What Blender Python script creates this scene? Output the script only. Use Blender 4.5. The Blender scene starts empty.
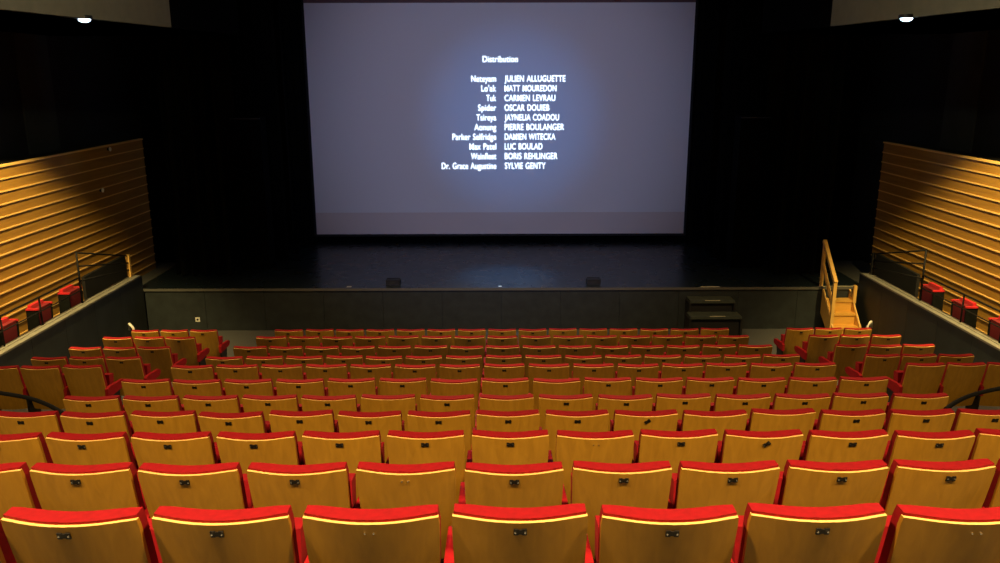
import bpy, bmesh, math, random
from mathutils import Vector, Matrix
random.seed(7)
SC = bpy.context.scene
COL = SC.collection
R = math.radians

# ------------------------------------------------------------------ camera frame
F = 820.0
TH = R(14.15)
CX, CZ = -0.077, 5.08          # camera position (x, z); y = 0
VPX = 497.3
cT, sT = math.cos(TH), math.sin(TH)
def D_of(px, py, z):            # distance along +Y of the point at height z seen at px,py
    v = (281.5 - py) / F
    return (CZ - z) * (cT + v*sT) / (sT - v*cT)
def Z_at(py, D):
    v = (281.5 - py) / F
    return CZ - D * (sT - v*cT) / (cT + v*sT)
def X_at(px, py, D):
    v = (281.5 - py) / F
    return CX + (px - VPX) / F * D / (cT + v*sT)

# ------------------------------------------------------------------ materials
MATS = {}
def new_mat(name):
    m = bpy.data.materials.new(name); m.use_nodes = True
    nt = m.node_tree; b = nt.nodes['Principled BSDF']
    MATS[name] = m
    return m, nt, b
def plain(name, col, rough=0.6, metal=0.0, noise=0.0, scale=30.0, bump=0.0, sheen=0.0, spec=0.5):
    m, nt, b = new_mat(name)
    b.inputs['Base Color'].default_value = (*col, 1)
    b.inputs['Roughness'].default_value = rough
    b.inputs['Metallic'].default_value = metal
    b.inputs['Specular IOR Level'].default_value = spec
    if sheen:
        b.inputs['Sheen Weight'].default_value = sheen
        b.inputs['Sheen Tint'].default_value = (1, .25, .2, 1)
    tc = nt.nodes.new('ShaderNodeTexCoord')
    if noise:
        n = nt.nodes.new('ShaderNodeTexNoise'); n.inputs['Scale'].default_value = scale
        n.inputs['Detail'].default_value = 5
        nt.links.new(tc.outputs['Object'], n.inputs['Vector'])
        r = nt.nodes.new('ShaderNodeValToRGB')
        r.color_ramp.elements[0].position = .3; r.color_ramp.elements[1].position = .7
        r.color_ramp.elements[0].color = (*[c*(1-noise) for c in col], 1)
        r.color_ramp.elements[1].color = (*[min(1, c*(1+noise)) for c in col], 1)
        nt.links.new(n.outputs['Fac'], r.inputs['Fac'])
        nt.links.new(r.outputs['Color'], b.inputs['Base Color'])
        if bump:
            bp = nt.nodes.new('ShaderNodeBump'); bp.inputs['Strength'].default_value = bump
            bp.inputs['Distance'].default_value = .004
            nt.links.new(n.outputs['Fac'], bp.inputs['Height'])
            nt.links.new(bp.outputs['Normal'], b.inputs['Normal'])
    return m
def wood(name, c1, c2, rough=.4, stretch=(1, 1, .06), scale=26, perobj=True):
    m, nt, b = new_mat(name)
    tc = nt.nodes.new('ShaderNodeTexCoord')
    mp = nt.nodes.new('ShaderNodeMapping'); mp.inputs['Scale'].default_value = stretch
    nt.links.new(tc.outputs['Object'], mp.inputs['Vector'])
    if perobj:
        oi = nt.nodes.new('ShaderNodeObjectInfo')
        cm = nt.nodes.new('ShaderNodeMath'); cm.operation = 'MULTIPLY'; cm.inputs[1].default_value = 9
        cb = nt.nodes.new('ShaderNodeCombineXYZ')
        nt.links.new(oi.outputs['Random'], cm.inputs[0])
        nt.links.new(cm.outputs[0], cb.inputs['X']); nt.links.new(cm.outputs[0], cb.inputs['Y'])
        nt.links.new(cb.outputs[0], mp.inputs['Location'])
    n = nt.nodes.new('ShaderNodeTexNoise'); n.inputs['Scale'].default_value = scale
    n.inputs['Detail'].default_value = 6; n.inputs['Distortion'].default_value = .6
    nt.links.new(mp.outputs[0], n.inputs['Vector'])
    r = nt.nodes.new('ShaderNodeValToRGB')
    r.color_ramp.elements[0].position = .25; r.color_ramp.elements[1].position = .75
    r.color_ramp.elements[0].color = (*c1, 1); r.color_ramp.elements[1].color = (*c2, 1)
    nt.links.new(n.outputs['Fac'], r.inputs['Fac'])
    nt.links.new(r.outputs['Color'], b.inputs['Base Color'])
    b.inputs['Roughness'].default_value = rough
    return m
def emit(name, col, s):
    m, nt, b = new_mat(name)
    b.inputs['Base Color'].default_value = (*col, 1)
    b.inputs['Emission Color'].default_value = (*col, 1)
    b.inputs['Emission Strength'].default_value = s
    return m

M_SHELL = wood('seat_plywood', (.40, .205, .017), (.53, .283, .026), .38)
M_EDGE = wood('plywood_edge', (.80, .52, .16), (.90, .62, .22), .5, (1, 1, 1), 60)
M_RED = plain('red_velvet', (.26, .003, .008), .75, noise=.12, scale=40, bump=.2, sheen=.10, spec=.2)
M_RED2 = plain('red_vinyl', (.32, .006, .010), .6, noise=.1, scale=30, spec=.3)
M_BLACKM = plain('black_steel', (.012, .012, .012), .45)
M_PLATE = plain('dark_plate', (.010, .008, .006), .4)
M_CHROME = plain('steel_screw', (.85, .85, .80), .25, metal=1)
M_CARPET = plain('grey_floor_cover', (.075, .078, .075), .85, noise=.25, scale=60, bump=.2)
M_PARAPET = plain('parapet_dark_panel', (.020, .027, .028), .6, noise=.25, scale=3)
M_CAP = plain('parapet_grey_cap', (.20, .20, .17), .5, noise=.15, scale=8)
M_SLAT = wood('slat_wall_wood', (.27, .135, .018), (.40, .215, .032), .45, (.5, .06, 1), 18, False)
M_BATTEN = wood('batten_lit_edge_wood', (.72, .44, .12), (.82, .54, .18), .4, (.5, .06, 1), 20, False)  # paler colour stands in for light caught along the plank ledges
M_STAIRW = wood('stair_pale_wood', (.60, .32, .05), (.75, .42, .08), .45, (.2, 1, 1), 14, False)
M_RAILW = wood('rail_wood', (.64, .38, .09), (.78, .48, .13), .45, (1, 1, .1), 20)
M_BLACK = plain('black_paint', (.006, .006, .006), .8, noise=.3, scale=4)
M_DRAPE = plain('black_drape', (.007, .008, .007), .95, noise=.3, scale=12, spec=.1)
M_STAGEF = plain('stage_front_panel', (.015, .021, .022), .7, noise=.3, scale=5)
M_OLIVE = plain('olive_plaster', (.22, .20, .13), .8, noise=.08, scale=6)
M_GREYP = plain('grey_panel', (.03, .034, .030), .8, noise=.2, scale=3)
M_SCREEN = plain('screen_white', (.80, .80, .80), .85, spec=.1)
M_SCRBORD = plain('screen_border', (.16, .09, .09), .85)
M_TEXT = emit('projected_white', (.74, .87, 1.0), 2.1)
M_TAPE = plain('pale_nosing_tape', (.62, .58, .38), .6)
M_WHITE = plain('white_plastic', (.75, .73, .65), .5)
M_LENS = emit('lamp_lens', (.62, .82, 1.0), 6.0)
M_GALRED = plain('gallery_red_fabric', (.55, .010, .02), .7, noise=.1, scale=40, sheen=.2)
M_MAROON = plain('gallery_maroon_fabric', (.16, .004, .008), .8, noise=.15, scale=40)
M_GRILLE_SHADE = plain('grille_and_shade_black', (.002, .002, .002), 1.0, noise=.4, scale=200, bump=.4, spec=.05)

def stage_floor_mat():
    m, nt, b = new_mat('black_stage_boards')
    tc = nt.nodes.new('ShaderNodeTexCoord')
    br = nt.nodes.new('ShaderNodeTexBrick')
    br.inputs['Scale'].default_value = 1
    br.inputs['Brick Width'].default_value = 2.0; br.inputs['Row Height'].default_value = 1.0
    br.inputs['Mortar Size'].default_value = .006; br.offset = 0
    br.inputs['Color1'].default_value = (.008, .013, .017, 1)
    br.inputs['Color2'].default_value = (.010, .016, .020, 1)
    br.inputs['Mortar'].default_value = (.006, .006, .006, 1)
    nt.links.new(tc.outputs['Object'], br.inputs['Vector'])
    nt.links.new(br.outputs['Color'], b.inputs['Base Color'])
    n = nt.nodes.new('ShaderNodeTexNoise'); n.inputs['Scale'].default_value = 3
    mr = nt.nodes.new('ShaderNodeMapRange')
    mr.inputs['To Min'].default_value = .24; mr.inputs['To Max'].default_value = .32
    nt.links.new(tc.outputs['Object'], n.inputs['Vector'])
    nt.links.new(n.outputs['Fac'], mr.inputs['Value']); nt.links.new(mr.outputs[0], b.inputs['Roughness'])
    b.inputs['Specular IOR Level'].default_value = .4
    return m
M_STAGE = stage_floor_mat()

# ------------------------------------------------------------------ mesh helpers
def box(bm, x0, x1, y0, y1, z0, z1, mi=0, mat=None):
    vs = [bm.verts.new(Vector(p)) for p in ((x0,y0,z0),(x1,y0,z0),(x1,y1,z0),(x0,y1,z0),(x0,y0,z1),(x1,y0,z1),(x1,y1,z1),(x0,y1,z1))]
    if mat is not None:
        for v in vs: v.co = mat @ v.co
    fs = [bm.faces.new([vs[i] for i in q]) for q in ((3,2,1,0),(4,5,6,7),(0,1,5,4),(1,2,6,5),(2,3,7,6),(3,0,4,7))]
    for f in fs: f.material_index = mi
    return vs, fs
def bevel(bm, w, seg=2, edges=None):
    es = edges if edges is not None else [e for e in bm.edges if len(e.link_faces) == 2 and e.calc_face_angle() > .6]
    bmesh.ops.bevel(bm, geom=es, offset=w, segments=seg, profile=.6, affect='EDGES', clamp_overlap=True)
def tube(bm, pts, r, n=8, mi=0):
    pts = [Vector(p) for p in pts]; rings = []
    for i, p in enumerate(pts):
        a = pts[max(0, i-1)]; b = pts[min(len(pts)-1, i+1)]
        d = (b-a).normalized()
        up = Vector((0,0,1)) if abs(d.z) < .9 else Vector((1,0,0))
        s = d.cross(up).normalized(); u = s.cross(d)
        rings.append([bm.verts.new(p + r*(math.cos(2*math.pi*k/n)*s + math.sin(2*math.pi*k/n)*u)) for k in range(n)])
    for i in range(len(rings)-1):
        for k in range(n):
            f = bm.faces.new([rings[i][k], rings[i][(k+1)%n], rings[i+1][(k+1)%n], rings[i+1][k]]); f.material_index = mi; f.smooth = True
    bm.faces.new(rings[0][::-1]); bm.faces.new(rings[-1])
def cyl(bm, c, r, h, axis='z', n=16, r2=None):
    m = Matrix.Translation(Vector(c))
    if axis == 'y': m = m @ Matrix.Rotation(R(90), 4, 'X')
    if axis == 'x': m = m @ Matrix.Rotation(R(90), 4, 'Y')
    bmesh.ops.create_cone(bm, cap_ends=True, segments=n, radius1=r, radius2=r if r2 is None else r2, depth=h, matrix=m)
def prism(bm, poly, x0, x1, mi=0):
    """poly of (y,z) extruded along x"""
    a = [bm.verts.new((x0, y, z)) for y, z in poly]; b = [bm.verts.new((x1, y, z)) for y, z in poly]
    n = len(poly)
    fs = [bm.faces.new(a), bm.faces.new(b[::-1])]
    for i in range(n): fs.append(bm.faces.new([a[i], b[i], b[(i+1)%n], a[(i+1)%n]]))
    for f in fs: f.material_index = mi
    return fs
def finish(bm, smooth=False):
    bmesh.ops.recalc_face_normals(bm, faces=bm.faces)
    if smooth:
        for f in bm.faces: f.smooth = True
def obj(name, bm, mats, parent=None, smooth=False, loc=None):
    finish(bm, smooth)
    me = bpy.data.meshes.new(name); bm.to_mesh(me); bm.free()
    for m in (mats if isinstance(mats, (list, tuple)) else [mats]): me.materials.append(m)
    o = bpy.data.objects.new(name, me); COL.objects.link(o)
    if parent: o.parent = parent
    if loc: o.location = loc
    if smooth:
        try: me.set_sharp_from_angle(angle=R(50))
        except Exception: pass
    return o
def thing(name, label, cat, loc=(0,0,0), rz=0, group=None):
    o = bpy.data.objects.new(name, None); COL.objects.link(o)
    o.empty_display_size = .1
    o.location = loc; o.rotation_euler = (0,0,rz)
    tag(o, label, cat, group); return o
def tag(o, label, cat, group=None):
    o['label'] = label; o['category'] = cat
    if group: o['group'] = group
    return o
def struct(name, bm, mats, smooth=False, label=None):
    o = obj(name, bm, mats, smooth=smooth); o['kind'] = 'structure'
    if label: o['label'] = label
    return o

# ------------------------------------------------------------------ rows of the auditorium
P = 0.52                        # seat pitch
D1, DS = 2.53, 1.094
YTOP = [507.5, 463.0, 431.5, 411.0, 395.2, 379.0, 364.8, 356.3, 346.5, 336.7, 327.9]
SEAT_H = 0.85
rowD = [2.50, 3.53, 4.58, 5.67, 6.66, 7.73, 8.96, 10.06, 11.13, 12.22, 13.30]
rowZ = [Z_at(y, d+.10) - SEAT_H for y, d in zip(YTOP, rowD)]
rowZ[10] = 0.0
def plat_front(k): return rowD[k+1] - .03 if k < 10 else None
STAGE_Y, STAGE_Z = 16.0, .89
WX = 7.20                       # inner face of the parapets

# floor: terraces
bm = bmesh.new()
extra = [rowZ[0] + .38*(i+1) for i in range(6)]
def slab(x0, x1, y0, y1, z): box(bm, x0, x1, y0, y1, -.3, z)
slab(-9, 9, rowD[10]-.03, 22.4, 0.0)
for k in range(9, 5, -1): slab(-WX, WX, rowD[k]-.03, rowD[k+1]-.03, rowZ[k])
slab(-9, 9, rowD[5]-.03, rowD[6]-.03, rowZ[5])
slab(-4.05, 4.05, rowD[4]-.03, rowD[5]-.03, rowZ[4])
slab(-9, -4.05, rowD[4]-.03, rowD[5]-.03, rowZ[5]); slab(4.05, 9, rowD[4]-.03, rowD[5]-.03, rowZ[5])
for k in range(3, -1, -1): slab(-9, 9, rowD[k]-.03, rowD[k+1]-.03, rowZ[k])
y = rowD[0]-.03
for i, z in enumerate(extra):
    y1 = y; y0 = y - DS
    slab(-9, 9, y0, y1, min(z, CZ-1.5)); y = y0
REAR = y
struct('floor', bm, M_CARPET)

# ------------------------------------------------------------------ the theatre seat
HW = .239
def back_y(x, t):               # rear face of the shell at x, t = 0 bottom .. 1 top
    s = 1 - t
    return .046*(x/HW)**2 + .125*s + .03*s*s
def sheet_solid(bm, hw_fn, z_fn, y0_fn, y1_fn, nx=10, nz=7):
    A = []; B = []
    for j in range(nz+1):
        t = j/nz
        A.append([]); B.append([])
        for i in range(nx+1):
            u = -1 + 2*i/nx; x = u*hw_fn(t)
            A[j].append(bm.verts.new((x, y0_fn(x, t), z_fn(u, t)))); B[j].append(bm.verts.new((x, y1_fn(x, t), z_fn(u, t))))
    top = []
    for j in range(nz):
        for i in range(nx):
            bm.faces.new([A[j][i], A[j][i+1], A[j+1][i+1], A[j+1][i]])
            bm.faces.new([B[j][i], B[j+1][i], B[j+1][i+1], B[j][i+1]])
    for i in range(nx):
        top.append(bm.faces.new([A[nz][i], A[nz][i+1], B[nz][i+1], B[nz][i]]))
        bm.faces.new([A[0][i], B[0][i], B[0][i+1], A[0][i+1]])
    for j in range(nz):
        bm.faces.new([A[j][0], A[j+1][0], B[j+1][0], B[j][0]])
        bm.faces.new([A[j][nx], B[j][nx], B[j+1][nx], A[j+1][nx]])
    return top
ZB, ZT = .27, .838
def make_shell():
    bm = bmesh.new()
    top = sheet_solid(bm, lambda t: HW - .012*(1-t) - .004*max(0, (t-.96)/.04)**2,
                      lambda u, t: ZB + (ZT-ZB)*t - .004*abs(u)**8*t - .006*(1-u*u)*t**6, back_y, lambda x, t: back_y(x, t)+.021, 12, 16)
    for f in top: f.material_index = 1
    bevel(bm, .003, 1)
    return bm
def make_cushion():
    bm = bmesh.new()
    sheet_solid(bm, lambda t: HW - .002 - .016*(1-t) - .006*max(0, (t-.93)/.07)**2,
                lambda u, t: .30 + (.851-.30)*t - .004*abs(u)**6*t - .008*(1-u*u)*t**6,
                lambda x, t: back_y(x, t)+.012, lambda x, t: back_y(x, t)+.012+.074*(1-.30*(x/HW)**4)*(1+.12*math.sin(t*3.1)), 12, 12)
    bevel(bm, .015, 3)
    return bm
def make_seatpad():             # tipped up
    bm = bmesh.new()
    m = Matrix.Translation((0, .31, .47)) @ Matrix.Rotation(R(-8), 4, 'X')
    box(bm, -.218, .218, -.055, .055, -.18, .18, mat=m)
    bevel(bm, .03, 3)
    return bm
def make_pan():
    bm = bmesh.new()
    m = Matrix.Translation((0, .31, .47)) @ Matrix.Rotation(R(-8), 4, 'X')
    box(bm, -.205, .205, .056, .070, -.165, .165, mat=m)
    bevel(bm, .005, 1)
    return bm
def make_arm(s):
    bm = bmesh.new()
    fs = prism(bm, [(.09,.43),(.09,.545),(.16,.56),(.50,.525),(.55,.50),(.55,.455),(.50,.43)], s*.26-.0205, s*.26+.0205)
    bevel(bm, .010, 2)
    return bm
def make_leg(s):
    bm = bmesh.new()
    prism(bm, [(.10,0),(.42,0),(.42,.02),(.32,.05),(.40,.431),(.12,.431),(.14,.05)], s*.26-.014, s*.26+.014)
    bevel(bm, .004, 1)
    return bm
def make_plate(missing=False, screws=True):
    t = (.795-ZB)/(ZT-ZB)
    yy = back_y(0, t); slope = math.atan2(.13, ZT-ZB)
    m = Matrix.Translation((0, yy-.004, .795)) @ Matrix.Rotation(slope, 4, 'X')
    return m
SEAT_MESH = {}
def proto(name, bm, mats, smooth=True):
    o = obj(name, bm, mats, smooth=smooth); SEAT_MESH[name] = o.data
    bpy.data.objects.remove(o)
    return SEAT_MESH[name]
me_shell = proto('backrest', make_shell(), [M_SHELL, M_EDGE])
me_cush = proto('back_cushion', make_cushion(), M_RED)
me_pad = proto('seat_cushion', make_seatpad(), M_RED)
me_pan = proto('seat_pan', make_pan(), M_SHELL)
me_armR = proto('armrest', make_arm(1), M_RED2); me_armL = proto('armrest', make_arm(-1), M_RED2)
me_legR = proto('leg', make_leg(1), M_BLACKM, False); me_legL = proto('leg', make_leg(-1), M_BLACKM, False)
bm = bmesh.new()
pts = [(.88*a_, .88*b_) for a_, b_ in ((-.026,-.015),(-.008,-.015),(-.005,-.011),(.005,-.011),(.008,-.015),(.026,-.015),(.026,.015),(.008,.015),(.005,.011),(-.005,.011),(-.008,.015),(-.026,.015))]
a = [bm.verts.new((x, -.002, z)) for x, z in pts]; b = [bm.verts.new((x, .003, z)) for x, z in pts]
bm.faces.new(a); bm.faces.new(b[::-1])
for i in range(12): bm.faces.new([a[i], a[(i+1)%12], b[(i+1)%12], b[i]])
me_plate = proto('number_plate', bm, M_PLATE, False)
bm = bmesh.new(); cyl(bm, (0, -.001, 0), .0035, .006, 'y', 10)
me_screw = proto('screw', bm, M_CHROME, False)

def child(name, me, par, m=None):
    o = bpy.data.objects.new(name, me); COL.objects.link(o); o.parent = par
    if m is not None: o.matrix_local = m
    return o
def seat(x, y, z, label, group, plate='yes', left_arm=False, screws=False, rot=0.0, rec=0.0, sx=1.0):
    t = thing('theatre_seat', label, 'seat', (x, y, z), rot, group); t.scale = (sx, 1, 1)
    bk = child('backrest', me_shell, t); child('back_cushion', me_cush, t)
    if rec:
        for c in list(t.children): c.rotation_euler = (rec, 0, 0)
    sp = child('seat_cushion', me_pad, t); child('seat_pan', me_pan, sp)
    child('armrest', me_armR, t); child('leg', me_legR, t)
    if left_arm: child('armrest', me_armL, t); child('leg', me_legL, t)
    m = make_plate()
    if rec: m = Matrix.Rotation(rec, 4, 'X') @ m
    par = t
    if plate != 'none':
        mm = m
        if plate == 'askew': mm = m @ Matrix.Translation((0, -.001, 0)) @ Matrix.Rotation(R(-38), 4, 'Y')
        par = child('number_plate', me_plate, t, mm)
        if screws:
            for s in (-1, 1): child('screw', me_screw, par, Matrix.Translation((s*.017, -.001, 0)))
    elif screws:
        for s in (-1, 1): child('screw', me_screw, t, m @ Matrix.Translation((s*.015, .002, 0)))
    return t

ORD = ['', 'first', 'second', 'third', 'fourth', 'fifth', 'sixth', 'seventh', 'eighth']
def rowname(k):
    if k == 0: return 'nearest row'
    if k < 6: return ORD[k+1] + ' nearest row'
    if k == 10: return 'front row by the stage'
    return ORD[11-k] + ' row from the stage'
def colname(k, j):
    side = 'left' if j < 0 else 'right'
    if j == 0: return 'centre seat'
    if k >= 3 and abs(j) == 7: return side + ' end seat'
    if k >= 3 and abs(j) >= 4: return ORD[8-abs(j)] + ' seat from its ' + side + ' end'
    return ORD[abs(j)] + ' seat ' + side + ' of centre'
MISSING = {(0,-1),(0,3),(1,-1),(2,1),(3,3),(3,4),(4,-2),(4,0),(5,-1),(5,1)}
ASKEW = {(2,3),(3,2)}
HALF = [4, 5, 6] + [7]*8
for k in range(11):
    for j in range(-HALF[k], HALF[k]+1):
        pl = 'none' if (k, j) in MISSING else 'askew' if (k, j) in ASKEW else 'yes'
        look = {'none': 'unnumbered red theatre seat', 'askew': 'red theatre seat with askew plate', 'yes': 'red theatre seat'}[pl]
        lab = '%s, middle block, %s, %s' % (look, rowname(k), colname(k, j))
        dz = random.uniform(-.004, .004)
        seat(j*P + random.uniform(-.0015, .0015), rowD[k] + random.uniform(-.008, .008), rowZ[k], lab,
             'middle block seats in the ' + rowname(k), pl, left_arm=(j == -HALF[k]), screws=(k < 3),
             rot=R(random.uniform(-.6, .6)), rec=R(random.uniform(-1.1, 1.1)))
SX = [5.095, 5.592, 6.089]
for k in range(6, 11):
    for s in (-1, 1):
        side = 'left' if s < 0 else 'right'
        kx = {6: 1.035, 7: 1.028, 8: 1.015, 9: 1.006, 10: 1.0}[k]
        for i, x in enumerate([q_/kx for q_ in SX]):
            pos = ['aisle seat', 'middle seat', 'wall seat'][i]
            lab = 'red theatre seat, %s side block, %s, %s' % (side, rowname(k), pos)
            seat(s*x, rowD[k] + random.uniform(-.006, .006), rowZ[k], lab, '%s side block seats' % side, 'yes' if k > 6 else 'none',
                 left_arm=(s > 0 and i == 0) or (s < 0 and i == 2), rot=R(random.uniform(-.3, .3)), rec=R(random.uniform(-.6, .6)), sx=.956/kx)

# ------------------------------------------------------------------ stage
bm = bmesh.new(); box(bm, -7.35, 7.35, STAGE_Y, 22.4, STAGE_Z-.04, STAGE_Z)
struct('floor_stage', bm, M_STAGE)
bm = bmesh.new()
n = 12
for i in range(n):
    x0 = -7.2 + 14.4*i/n; box(bm, x0+.003, x0+14.4/n-.003, STAGE_Y+.02, STAGE_Y+.06, .0, STAGE_Z-.04)
box(bm, -7.2, 7.2, STAGE_Y+.06, STAGE_Y+.12, .0, STAGE_Z-.04)
struct('wall_stage_front', bm, M_STAGEF)
bm = bmesh.new(); box(bm, -7.35, 7.35, STAGE_Y-.015, STAGE_Y, STAGE_Z-.05, STAGE_Z)
struct('trim_1', bm, plain('stage_edge_strip', (.10, .10, .09), .5))

# projection screen
SY = 20.7
sb = Z_at(235, SY); st = Z_at(4, SY)
sx0 = X_at(317, 235, SY); sx1 = X_at(683.4, 235, SY)
scr = thing('projection_screen', 'large white projection screen showing film credits, hanging above the dark stage', 'screen', ((sx0+sx1)/2, SY, sb))
w = (sx1-sx0)/2; h = st-sb
bm = bmesh.new(); box(bm, -w, w, 0, .01, 0, h); obj('screen_surface', bm, M_SCREEN, scr)
bm = bmesh.new(); box(bm, -w, w, -.004, -.001, 0, Z_at(213.5, SY)-sb); obj('lower_strip', bm, plain('screen_strip', (.72, .64, .60), .9), scr)
bm = bmesh.new(); box(bm, -w, w, -.02, .03, h, h+.40); bevel(bm, .008, 1); bx = obj('top_batten', bm, M_SCRBORD, scr)
bm = bmesh.new()
box(bm, -w-.06, -w, -.01, .02, -.06, h+.4); box(bm, w, w+.06, -.01, .02, -.06, h+.4); box(bm, -w, w, -.01, .02, -.06, 0)
obj('border', bm, M_BLACK, scr)
# the tie at the top edge
bm = bmesh.new(); xx = X_at(618, 1, SY)-(sx0+sx1)/2; box(bm, xx-.08, xx+.08, -.06, -.02, h+.02, h+.2); bevel(bm, .02, 2)
obj('hoist_bracket', bm, plain('bracket_rust', (.12, .03, .02), .6), scr)
# credits
LINES = [('Distribution', 483.2, 518.3, 59.2)]
L = [('Neteyam',471.7),("Lo'ak",481.7),('Tuk',486.7),('Spider',478.5),('Tsireya',476.7),('Aonung',474.7),('Parker Selfridge',452.8),('Max Patel',469.8),('Wainfleet',471.2),('Dr. Grace Augustine',442)]
RR = [('JULIEN ALLUGUETTE',565.8),('MATT MOUREDON',556.8),('CARMEN LEVRAU',555.6),('OSCAR DOUIEB',549.6),('JAYNELIA COADOU',559.3),('PIERRE BOULANGER',564.3),('DAMIEN WITECKA',555.6),('LUC BOULAD',542.6),('BORIS REHLINGER',557.6),('SYLVIE GENTY',545.6)]
for i in range(10):
    yy = 78.8 + 9.68*i
    LINES.append((L[i][0], L[i][1], 496.4, yy)); LINES.append((RR[i][0], 505.0, RR[i][1], yy))
for txt, xa, xb, yc in LINES:
    yc += 1.0
    cu = bpy.data.curves.new('tmp', 'FONT'); cu.body = txt; cu.size = 1; cu.offset = .006; cu.space_word = 1.25; cu.space_character = 1.06; cu.extrude = 0.0
    to = bpy.data.objects.new('tmp', cu); COL.objects.link(to)
    bpy.context.view_layer.update()
    dg = bpy.context.evaluated_depsgraph_get()
    me = bpy.data.meshes.new_from_object(to.evaluated_get(dg))
    bpy.data.objects.remove(to)
    xs = [v.co.x for v in me.vertices]; mn, mx = min(xs), max(xs)
    wa = X_at(xa, yc, SY); wb = X_at(xb, yc, SY); capz = Z_at(yc-3.1, SY)-Z_at(yc+3.1, SY)
    base = Z_at(yc+3.1, SY); sxx = (wb-wa)/(mx-mn); szz = capz/.70
    for v in me.vertices:
        v.co = Vector((wa + (v.co.x-mn)*sxx - (sx0+sx1)/2, -.006, base + v.co.y*szz - sb))
    me.materials.append(M_TEXT)
    o = bpy.data.objects.new('credit_line', me); COL.objects.link(o); o.parent = scr

# drapes
def drape(x0, x1, y, z0, z1, label, amp=.06, n=9, group='black stage curtains'):
    cx = (x0+x1)/2
    bm = bmesh.new(); N = n*10
    cols = []
    for i in range(N+1):
        u = i/N; x = x0-cx + (x1-x0)*u
        yy = amp*math.sin(2*math.pi*n*u + .5*math.sin(5*u)) + .3*amp*math.sin(2*math.pi*n*1.7*u)
        cols.append([bm.verts.new((x, yy*(1-.35*t), z0 + (z1-z0)*t - z0)) for t in (0, .33, .66, 1)])
    ex = []
    for i in range(N):
        for k in range(3):
            bm.faces.new([cols[i][k], cols[i+1][k], cols[i+1][k+1], cols[i][k+1]])
    bmesh.ops.solidify(bm, geom=bm.faces[:], thickness=.012)
    o = obj('stage_curtain', bm, M_DRAPE, smooth=True, loc=(cx, y, z0))
    return tag(o, label, 'curtain', group)
for s in (-1, 1):
    sd = 'left' if s < 0 else 'right'
    a, b = sorted((s*6.95, s*5.75))
    drape(a, b, 17.1, STAGE_Z+.02, 8.4, 'black curtain gathered at the %s edge of the stage, beside the slatted wall' % sd, .10, 5)
    a, b = sorted((s*5.9, s*4.9))
    drape(a, b, 18.6, STAGE_Z+.02, 8.4, 'black curtain hanging between the outer curtain and the screen, %s side' % sd, .06, 5)
    a, b = sorted((s*5.2, s*4.70))
    drape(a, b, 20.3, STAGE_Z+.02, 8.4, 'narrow black masking curtain against the %s edge of the screen' % sd, .05, 3)
bm = bmesh.new(); box(bm, -9.2, 9.2, 22.4, 22.6, -.3, 8.6); struct('wall_back_of_stage', bm, M_BLACK)

# loudspeaker towers faintly seen beside the curtains
for s in (-1, 1):
    sd = 'left' if s < 0 else 'right'
    t = thing('line_speaker', 'tall black loudspeaker standing on the stage, %s of the screen' % sd, 'speaker', (s*5.42, 17.9, STAGE_Z), 0, 'stage loudspeakers')
    bm = bmesh.new(); box(bm, -.32, .32, -.22, .25, .0, 3.3); bevel(bm, .02, 2); obj('cabinet', bm, M_GRILLE_SHADE, t)
    bm = bmesh.new(); box(bm, -.29, .29, -.24, -.221, .05, 3.25); obj('grille', bm, M_GRILLE_SHADE, t)
    bm = bmesh.new(); box(bm, -.32, .32, -.24, -.222, 3.262, 3.285); obj('top_strip', bm, M_STAGEF, t)

# floor monitors
for px, sd in ((393.5, 'left'), (593, 'right')):
    D = D_of(px, 288, STAGE_Z) + .28
    t = thing('stage_monitor', 'small black wedge monitor on the stage edge, %s of its middle' % sd, 'speaker', (X_at(px, 285, D), D, STAGE_Z), 0, 'wedge monitors')
    bm = bmesh.new(); prism(bm, [(-.13,0),(.15,0),(.15,.05),(-.03,.12),(-.13,.105)], -.14, .14); bevel(bm, .012, 2); obj('cabinet', bm, M_BLACKM, t)
    bm = bmesh.new(); prism(bm, [(.146,.054),(-.026,.121),(-.023,.127),(.149,.06)], -.125, .125); obj('grille', bm, M_GRILLE_SHADE, t)
    bm = bmesh.new(); box(bm, -.05, .05, -.135, -.13, .045, .07); obj('handle', bm, M_GREYP, t)
# pale marks along the stage edge
for px, wd, lab in ((349, .09, 'small pale tape mark on the stage edge, left of the left wedge monitor'), (500, .07, 'small pale tape mark on the stage edge, below the middle of the screen')):
    D = STAGE_Y + .12
    bm = bmesh.new(); box(bm, -wd/2, wd/2, -.03, .03, 0, .004); bevel(bm, .001, 1)
    tag(obj('tape_mark', bm, M_WHITE, loc=(X_at(px, 287, D), D, STAGE_Z)), lab, 'tape')

# black steps
bs = thing('stage_steps', 'low black stage steps with pale nosing strips, set against the stage front', 'steps', (X_at(713, 310, 15.6), STAGE_Y-.02, 0))
for i, (zt, y0, hw) in enumerate(((.70, -.33, .44), (.47, -.66, .50))):
    bm = bmesh.new(); box(bm, -hw, hw, y0, y0+.36, zt-.05, zt); bevel(bm, .008, 1); tr = obj('tread', bm, plain('tread_%d' % i, (.045, .055, .042), .55, noise=.2, scale=10), bs)
    bm = bmesh.new(); box(bm, -.15+.03*i, .15+.03*i, y0+.005, y0+.04, zt, zt+.004); obj('nosing_strip', bm, M_TAPE, tr)
    bm = bmesh.new(); box(bm, -hw+.03, hw-.03, y0+.05, y0+.07, (.42 if i == 0 else 0), zt-.05); obj('riser', bm, M_BLACK, bs)
    for s in (-1, 1):
        bm = bmesh.new(); box(bm, s*hw-.02, s*hw+.02, y0, y0+.36, 0, zt-.05); bevel(bm, .004, 1); obj('side_panel', bm, M_BLACKM, bs)
bm = bmesh.new(); box(bm, -.19, .19, -.02, .02, 0, .005)
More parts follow.
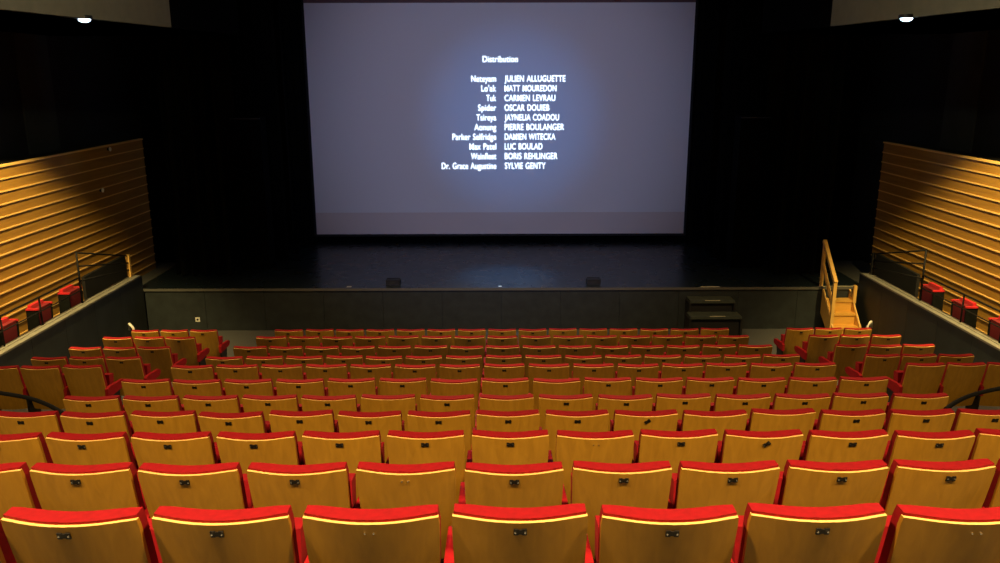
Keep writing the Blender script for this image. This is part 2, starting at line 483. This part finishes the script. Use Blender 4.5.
tag(obj('nosing_strip', bm, M_TAPE, loc=(X_at(710, 287, 16.04), STAGE_Y+.03, STAGE_Z)), 'pale strip on the stage edge above the black steps', 'strip')

# wooden staircase with handrail
ws_x = (X_at(838, 310, 15.3) + X_at(862, 310, 15.3))/2
hw = (X_at(862, 310, 15.3) - X_at(836, 310, 15.3))/2
ws = thing('wooden_stairs', 'pale wooden steps with one wooden handrail leading up to the stage right', 'stairs', (ws_x, STAGE_Y-.02, 0))
NS = 4; rise = STAGE_Z/(NS+0); go = .20
for i in range(NS):
    z1 = STAGE_Z - rise*i; y1 = -go*i; y0 = y1-go
    z1 = z1 - rise if i == 0 else z1 - rise
    if z1 < .05: break
    bm = bmesh.new(); box(bm, -hw, hw, y0-.02, y1, z1-.035, z1); bevel(bm, .006, 1); obj('tread', bm, M_STAIRW, ws)
    bm = bmesh.new(); box(bm, -hw+.01, hw-.01, y0, y0+.02, z1-rise+.0, z1-.035); obj('riser', bm, M_STAIRW, ws)
for s in (-1, 1):
    bm = bmesh.new(); prism(bm, [(0,STAGE_Z-.22+.18),(0,.35),(-.50,0),(-.64,0),(-.64,.24)], s*hw-(.035 if s<0 else 0), s*hw+(0 if s<0 else .035)); bevel(bm, .004, 1); obj('stringer', bm, M_RAILW, ws)
def bar(x, p, q, r, par, name='handrail', m=M_RAILW):
    bm = bmesh.new()
    a = Vector((x, p[0], p[1])); b = Vector((x, q[0], q[1])); d = (b-a); Ln = d.length
    rot = d.to_track_quat('Z', 'Y').to_matrix().to_4x4(); mt = Matrix.Translation(a) @ rot
    box(bm, -r, r, -r*1.0, r*1.0, 0, Ln, mat=mt); bevel(bm, r*.25, 1); return obj(name, bm, m, par)
xr = -hw-.025
ya_ = -.55; za_ = Z_at(284.5, STAGE_Y-.02+ya_); yb_ = .12; zb_ = Z_at(243, STAGE_Y-.02+yb_)
bar(xr, (ya_, 0.0), (ya_, za_), .032, ws, 'post')
bar(xr, (yb_, STAGE_Z-.1), (yb_, zb_-.03), .028, ws, 'post')
bar(xr, (ya_-.03, za_-.01), (yb_+.03, zb_), .035, ws)
bar(xr, (ya_, za_*.55), (yb_, (zb_+STAGE_Z)/2), .026, ws, 'middle_rail')
bar(hw+.02, (-.22, .62), (-.22, .98), .03, ws, 'post')
bm = bmesh.new(); box(bm, -.36, .42, .03, .055, 0, .005)
tag(obj('nosing_strip', bm, M_TAPE, loc=(ws_x, STAGE_Y-.0, STAGE_Z)), 'pale strip on the stage edge at the top of the wooden steps', 'strip')

# socket plate on the stage front
bm = bmesh.new(); box(bm, -.045, .045, -.012, 0, -.045, .045); bevel(bm, .004, 1)
t = tag(obj('wall_socket', bm, M_WHITE, loc=(X_at(197.5, 320, STAGE_Y), STAGE_Y+.02, Z_at(320, STAGE_Y))), 'small pale square socket on the dark stage front, left side', 'socket')
bm = bmesh.new(); cyl(bm, (0, -.014, 0), .022, .006, 'y', 14); obj('socket_hole', bm, M_GREYP, t)

# ------------------------------------------------------------------ side galleries
PZ = CZ - 3.88                  # top of parapet
GZ = PZ - .45
for s in (-1, 1):
    sd = 'left' if s < 0 else 'right'
    bm = bmesh.new()
    y0, y1 = rowD[6]-.03, STAGE_Y-.02
    n = 7
    for i in range(n):
        a = y0 + (y1-y0)*i/n; b = a + (y1-y0)/n - .008
        xs = sorted((s*WX, s*(WX+.16))); box(bm, xs[0], xs[1], a, b, -.1, PZ-.03)
    xs = sorted((s*(WX+.01), s*(WX+.15))); box(bm, xs[0], xs[1], y0, y1, -.1, PZ-.03)
    struct('wall_parapet_'+sd, bm, M_PARAPET)
    bm = bmesh.new()
    xs = sorted((s*(WX-.01), s*(WX+.085))); box(bm, xs[0], xs[1], y0, y1-.1, PZ-.03, PZ)
    xs = sorted((s*(WX+.10), s*(WX+.19))); box(bm, xs[0], xs[1], y0, y1-.1, PZ-.03, PZ)
    bevel(bm, .004, 1)
    struct('trim_2' if s < 0 else 'trim_3', bm, M_CAP)
    bm = bmesh.new(); xs = sorted((s*(WX+.15), s*8.6)); box(bm, xs[0], xs[1], y0, 19.0, GZ-.1, GZ)
    struct('floor_gallery_'+sd, bm, M_CARPET)
    # slatted wall: boards with projecting battens, rising slightly to the stage
    ya, yb = 8.0, (18.4 if s < 0 else 17.2)
    xa = lambda y: s*(8.16 - .028*(y-11)) + CX*0
    rz = .008
    def q(bm, out0, out1, z0, z1, mi):
        c = []
        for yy in (ya, yb):
            for o_, z_ in ((out0, z0), (out1, z0), (out1, z1), (out0, z1)):
                c.append(bm.verts.new((xa(yy) - s*o_, yy, z_ + rz*(yy-12.9))))
        for f in ((0,1,2,3),(7,6,5,4),(0,4,5,1),(1,5,6,2),(2,6,7,3),(3,7,4,0)):
            bm.faces.new([c[i] for i in f]).material_index = mi
    bm = bmesh.new()
    ztop = CZ - 1.45; pitch = .199
    z = ztop
    q(bm, -.1, .0, GZ-.3, ztop, 0)
    while z > GZ-.2:
        q(bm, .0, .016, z-pitch+.020, z-.006, 0)
        q(bm, .0, .034, z-pitch, z-pitch+.020, 1)
        z -= pitch
    q(bm, -.05, .04, ztop, ztop+.03, 1)
    struct('wall_'+sd, bm, [M_SLAT, M_BATTEN])
    # dark wall above, set back, with panels
    bm = bmesh.new()
    xs = sorted((s*8.9, s*9.1)); box(bm, xs[0], xs[1], -4.2, 22.4, -.3, 8.6)
    struct('wall_upper_'+sd, bm, M_BLACK)
    bm = bmesh.new()
    for (pa, pb) in ((12.6, 13.5), (15.6, 16.7)):
        xs = sorted((s*8.86, s*8.9)); box(bm, xs[0], xs[1], pa, pb, 3.2, 6.0)
    bevel(bm, .01, 1)
    struct('trim_4' if s < 0 else 'trim_5', bm, M_GREYP)
    bm = bmesh.new(); xs = sorted((s*8.32, s*8.9)); box(bm, xs[0], xs[1], 8, 18.4, ztop-.12, ztop-.02+.0)
    struct('trim_6' if s < 0 else 'trim_7', bm, M_BLACK)
    bm = bmesh.new()
    y1_, y2_ = (15.1, 16.8); z1_ = Z_at(277, y1_); z2_ = Z_at(256, y2_)
    xs = sorted((s*7.90, s*7.96)); prism(bm, [(y1_, GZ), (y2_+.05, GZ), (y2_+.05, z2_), (y2_, z2_), (y1_, z1_)], xs[0], xs[1])
    struct('trim_12' if s < 0 else 'trim_13', bm, M_BLACK)
    # rail on the parapet
    M_RB = MATS.get('rail_black') or plain('rail_black', (.006, .006, .006), .7, spec=.2)
    rx = s*(WX+.14)
    rail = thing('gallery_rail', 'black metal railing along the top of the %s side parapet' % sd, 'railing', (rx, 12, PZ), 0, 'gallery railings')
    bm = bmesh.new(); tube(bm, [(0, -3, .46), (0, 1.85, .46)], .016); obj('top_rail', bm, M_RB, rail)
    bm = bmesh.new(); tube(bm, [(0, -3, .23), (0, 1.85, .23)], .011); obj('lower_rail', bm, M_RB, rail)
    for yy in (-2.6, -1.4, -.5, .55):
        bm = bmesh.new(); tube(bm, [(0, yy, 0), (0, yy, .46)], .014); obj('post', bm, M_RB, rail)
    bm = bmesh.new(); tube(bm, [(0, 1.85, 0), (0, 1.85, .90)], .018); obj('post', bm, M_RB, rail)
    for za, zb in ((.90, .42), (.66, .28), (.40, .14)):
        bm = bmesh.new(); tube(bm, [(0, 1.85, za), (0, 3.76, zb)], .015); obj('sloping_rail', bm, M_RB, rail)
    bm = bmesh.new(); box(bm, -.03, .03, 3.74, 3.80, 0, .44); bevel(bm, .006, 1)
    obj('end_post', bm, M_RAILW if s < 0 else M_RB, rail)
    # gallery seats, backs to the slatted wall
    for i, yy in enumerate((13.98, 12.98, 11.98) if s < 0 else (13.98, 12.95, 11.88)):
        where = ['nearest the stage', 'in the middle of three', 'nearest the camera'][i]
        g = thing('folding_chair', 'dark folded chair with red top on the %s gallery, %s' % (sd, where), 'chair', (s*(WX+.40), yy, GZ), R(-90 if s < 0 else 90), 'folded chairs on the %s gallery' % sd)
        bm = bmesh.new(); box(bm, -.195, .195, -.12, -.09, .28, .66); bevel(bm, .01, 2); obj('backrest', bm, M_BLACKM, g)
        bm = bmesh.new(); box(bm, -.185, .185, -.088, -.03, .36, .705); bevel(bm, .025, 3); obj('back_cushion', bm, M_GALRED, g, smooth=True)
        bm = bmesh.new(); box(bm, -.18, .18, -.025, .05, .30, .655, mat=Matrix.Rotation(R(-3), 4, 'X')); bevel(bm, .025, 3); obj('seat_cushion', bm, M_MAROON, g, smooth=True)
        for e in (-1, 1):
            bm = bmesh.new(); prism(bm, [(-.12,0),(.10,0),(.10,.03),(.07,.06),(.09,.63),(-.10,.63)], e*.21-.012, e*.21+.012); obj('end_panel', bm, M_DRAPE, g)
            bm = bmesh.new(); box(bm, e*.21-.020, e*.21+.020, -.10, .10, .632, .658); bevel(bm, .01, 2); obj('armrest', bm, M_GALRED, g, smooth=True)
    # bulkhead under the ceiling
    ln = lambda y: -(6.0 - .123*(y-10.4))
    bz = CZ + .757
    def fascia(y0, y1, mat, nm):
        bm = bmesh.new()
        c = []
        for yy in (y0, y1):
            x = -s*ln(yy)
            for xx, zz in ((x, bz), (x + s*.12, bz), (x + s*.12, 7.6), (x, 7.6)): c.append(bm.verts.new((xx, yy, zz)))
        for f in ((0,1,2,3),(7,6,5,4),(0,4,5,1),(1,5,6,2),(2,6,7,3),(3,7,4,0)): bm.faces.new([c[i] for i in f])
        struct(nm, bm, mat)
    fascia(-4, 14.35, M_OLIVE, 'trim_8' if s < 0 else 'trim_9')
    fascia(14.36, 17.0, M_GRILLE_SHADE, 'trim_10' if s < 0 else 'trim_11')  # near-black colour stands in for shade on the fascia's unlit far stretch
    bm = bmesh.new()
    c = [bm.verts.new(p) for p in ((-s*ln(-4), -4, bz-.02), (-s*ln(17), 17, bz-.02), (s*8.9, 17, bz-.02), (s*8.9, -4, bz-.02))]
    f = bm.faces.new(c); r_ = bmesh.ops.solidify(bm, geom=[f], thickness=.05)
    struct('ceiling_'+sd, bm, M_BLACK)
    # small spotlight at the edge
    lx, ly = (-5.86, 12.07) if s < 0 else (5.75, 12.2)
    lf = thing('ceiling_spotlight', 'small lit spotlight under the edge of the %s ceiling bulkhead' % sd, 'lamp', (lx, ly, bz+.035), 0, 'bulkhead spotlights')
    bm = bmesh.new(); cyl(bm, (0, 0, -.015), .11, .05, 'z', 24); bevel(bm, .006, 1); obj('housing', bm, M_BLACKM, lf)
    bm = bmesh.new(); bmesh.ops.create_uvsphere(bm, u_segments=20, v_segments=10, radius=.085, matrix=Matrix.Translation((0,0,-.045)) @ Matrix.Diagonal((1,1,.5,1))); obj('lens', bm, M_LENS, lf, smooth=True)

# knobs on the left slatted wall
for px, py, m, lab in ((110, 149.5, M_WHITE, 'small pale fitting high on the left slatted wall, the upper one'), (102.5, 190.5, M_WHITE, 'small pale fitting on the left slatted wall, the lower one')):
    D = 15.5
    for _ in range(20):
        xw = -(8.16-.028*(D-11)) + .05
        v = (281.5-py)/F; D = (xw-CX)/((px-VPX)/F)*(cT+v*sT)
    zz = Z_at(py, D)
    t = thing('wall_fitting', lab, 'fitting', (xw, D, zz), 0)
    bm = bmesh.new(); cyl(bm, (-.02, 0, 0), .03, .05, 'x', 14); obj('base', bm, M_BLACKM, t)
    bm = bmesh.new(); bmesh.ops.create_uvsphere(bm, u_segments=12, v_segments=8, radius=.035, matrix=Matrix.Translation((.02,0,0)) @ Matrix.Diagonal((.7,1,1.3,1))); obj('cap', bm, m, t, smooth=True)

# curved handrails beyond the end of the fourth and fifth rows
def hrail(pp, s, label):
    pts = []
    for px, py, D in pp: pts.append((X_at(px, py, D), D, Z_at(py, D)))
    base = (pts[1][0], pts[1][1], rowZ[5])
    t = thing('handrail', label, 'railing', base, 0)
    loc = [tuple(Vector(p)-Vector(base)) for p in pts]
    # smooth
    sm = []
    for i in range(len(loc)-1):
        p0 = Vector(loc[max(0,i-1)]); p1 = Vector(loc[i]); p2 = Vector(loc[i+1]); p3 = Vector(loc[min(len(loc)-1,i+2)])
        for k in range(6):
            u = k/6; sm.append(.5*((2*p1)+(p2-p0)*u+(2*p0-5*p1+4*p2-p3)*u*u+(3*p1-p0-3*p2+p3)*u**3))
    sm.append(Vector(loc[-1]))
    bm = bmesh.new(); tube(bm, sm, .019, 10); obj('rail', bm, M_RB, t)
    for q_ in (loc[0], loc[-1]):
        bm = bmesh.new(); tube(bm, [q_, (q_[0], q_[1], .0)], .017, 10); obj('post', bm, M_RB, t)
hrail([(-60, 389, 6.85), (-20, 390, 6.9), (0, 392.5, 6.9), (28, 397.5, 6.8), (48, 404.5, 6.65), (63, 413, 6.5)], -1, 'black curved handrail past the left end of the fifth nearest row')
hrail([(1055, 389, 6.85), (1022, 389.5, 6.9), (1000, 391.5, 6.9), (975, 397, 6.8), (958, 404, 6.65), (946, 412, 6.5)], 1, 'black curved handrail past the right end of the fifth nearest row')

# pale hoops at the wall ends of the front row
for px, s, sd in ((133, -1, 'left'), (868, 1, 'right')):
    D = rowD[10] + .62
    xb = X_at(px, 325, D); zt = Z_at(324, D)
    t = thing('grab_hoop', 'small pale metal hoop beside the %s wall end of the front row' % sd, 'hoop', (xb, D, 0), 0, 'pale hoops at the front row ends')
    bm = bmesh.new(); tube(bm, [(-s*.05, -.1, zt-.16), (-s*.05, -.1, zt-.05), (-s*.0, -.08, zt), (s*.06, 0, zt), (s*.10, .08, zt-.04), (s*.12, .1, zt-.14)], .022, 8); obj('hoop', bm, M_WHITE, t)
    bm = bmesh.new(); tube(bm, [(-s*.05, -.1, 0), (-s*.05, -.1, zt-.16)], .014, 8); obj('post', bm, M_BLACKM, t)

# ------------------------------------------------------------------ enclosing shell
bm = bmesh.new(); box(bm, -9.1, 9.1, -4.2, 17.0, 7.6, 7.8); struct('ceiling', bm, plain('ceiling_dark', (.03, .03, .028), .9))
bm = bmesh.new(); box(bm, -9.1, 9.1, 17.0, 22.6, 8.4, 8.6); struct('ceiling_stage', bm, M_BLACK)
bm = bmesh.new(); box(bm, -9.1, 9.1, -4.4, -4.2, -.3, 7.8); struct('wall_rear', bm, M_GREYP)

# ------------------------------------------------------------------ lights
def look(o, tgt):
    o.rotation_euler = (Vector(tgt)-o.location).to_track_quat('-Z', 'Y').to_euler()
def spot(name, loc, tgt, e, col, size=90, blend=.6, r=.15):
    l = bpy.data.lights.new(name, 'SPOT'); l.energy = e; l.color = col; l.spot_size = R(size); l.spot_blend = blend; l.shadow_soft_size = r
    o = bpy.data.objects.new(name, l); COL.objects.link(o); o.location = loc; look(o, tgt); return o
WARM = (1.0, .67, .31)
for x in (-4.5, -1.5, 1.5, 4.5):
    spot('ceiling_downlight', (x, 1.5, 7.45), (x, 1.8, 0), 1080, WARM, 118, .6, .12)
    spot('front_downlight', (x*.8, 10.6, 7.45), (x*.8, 10.8, 0), 640, WARM, 104, .6, .12)
    spot('seat_back_fill', (x, -2.4, 7.45), (x*1.1, 5.5, 2.0), 15, WARM, 70, .5, .12)  # added weak fill from behind, brightens the seat backs
for s in (-1, 1):
    spot('wall_light', (s*6.9, 11.2, 5.72), (s*8.2, 12.4, 1.5), 2000, (1.0, .72, .26), 84, .5, .05)
    spot('side_seat_fill', (s*5.6, 4.6, 5.72), (s*5.6, 10.0, 1.6), 130, WARM, 70, .8, .08)  # added fill lamp, brightens the side block seats
    spot('bulkhead_light', (s*2.5, 9.0, 7.3), (s*5.8, 11.5, 6.4), 170, (1.0, .93, .66), 60, .5, .1)
spot('projector_beam', (0, -3.6, 6.9), (0, SY, 4.0), 4700, (.50, .58, 1.0), 32, 1.0, .03)
spot('text_glow_spot', (0, -3.6, 6.9), (X_at(513,120,SY), SY, Z_at(120, SY)), 4200, (.10, .34, 1.0), 12.5, 1.0, .03)  # added second spot, its blue pool imitates bloom around the credits

spot('floor_reflection_spot', (.1, 17.2, 8.2), (.1, 17.0, STAGE_Z), 4200, (.14, .52, 1.0), 20, 1.0, .1)  # added lamp, imitates the screen text reflected in the stage floor

wd = bpy.data.worlds.new('world'); SC.world = wd; wd.use_nodes = True
wd.node_tree.nodes['Background'].inputs['Color'].default_value = (.02, .02, .02, 1)
wd.node_tree.nodes['Background'].inputs['Strength'].default_value = .2

# ------------------------------------------------------------------ camera
cam = bpy.data.cameras.new('camera'); co = bpy.data.objects.new('camera', cam); COL.objects.link(co)
cam.sensor_width = 36; cam.lens = 36*F/1000; cam.clip_end = 100; cam.clip_start = .05
co.location = (CX, 0, CZ)
co.rotation_euler = (Matrix.Rotation(-math.atan((500-VPX)/F*cT), 3, 'Z') @ Matrix.Rotation(R(90)-TH-1.2/F, 3, 'X') @ Matrix.Rotation(R(-.12), 3, 'Z')).to_euler()
SC.camera = co
SC.view_settings.view_transform = 'Standard'; SC.view_settings.look = 'None'
SC.view_settings.exposure = 0.0; SC.view_settings.gamma = 1.0; SC.view_settings.use_curve_mapping = False
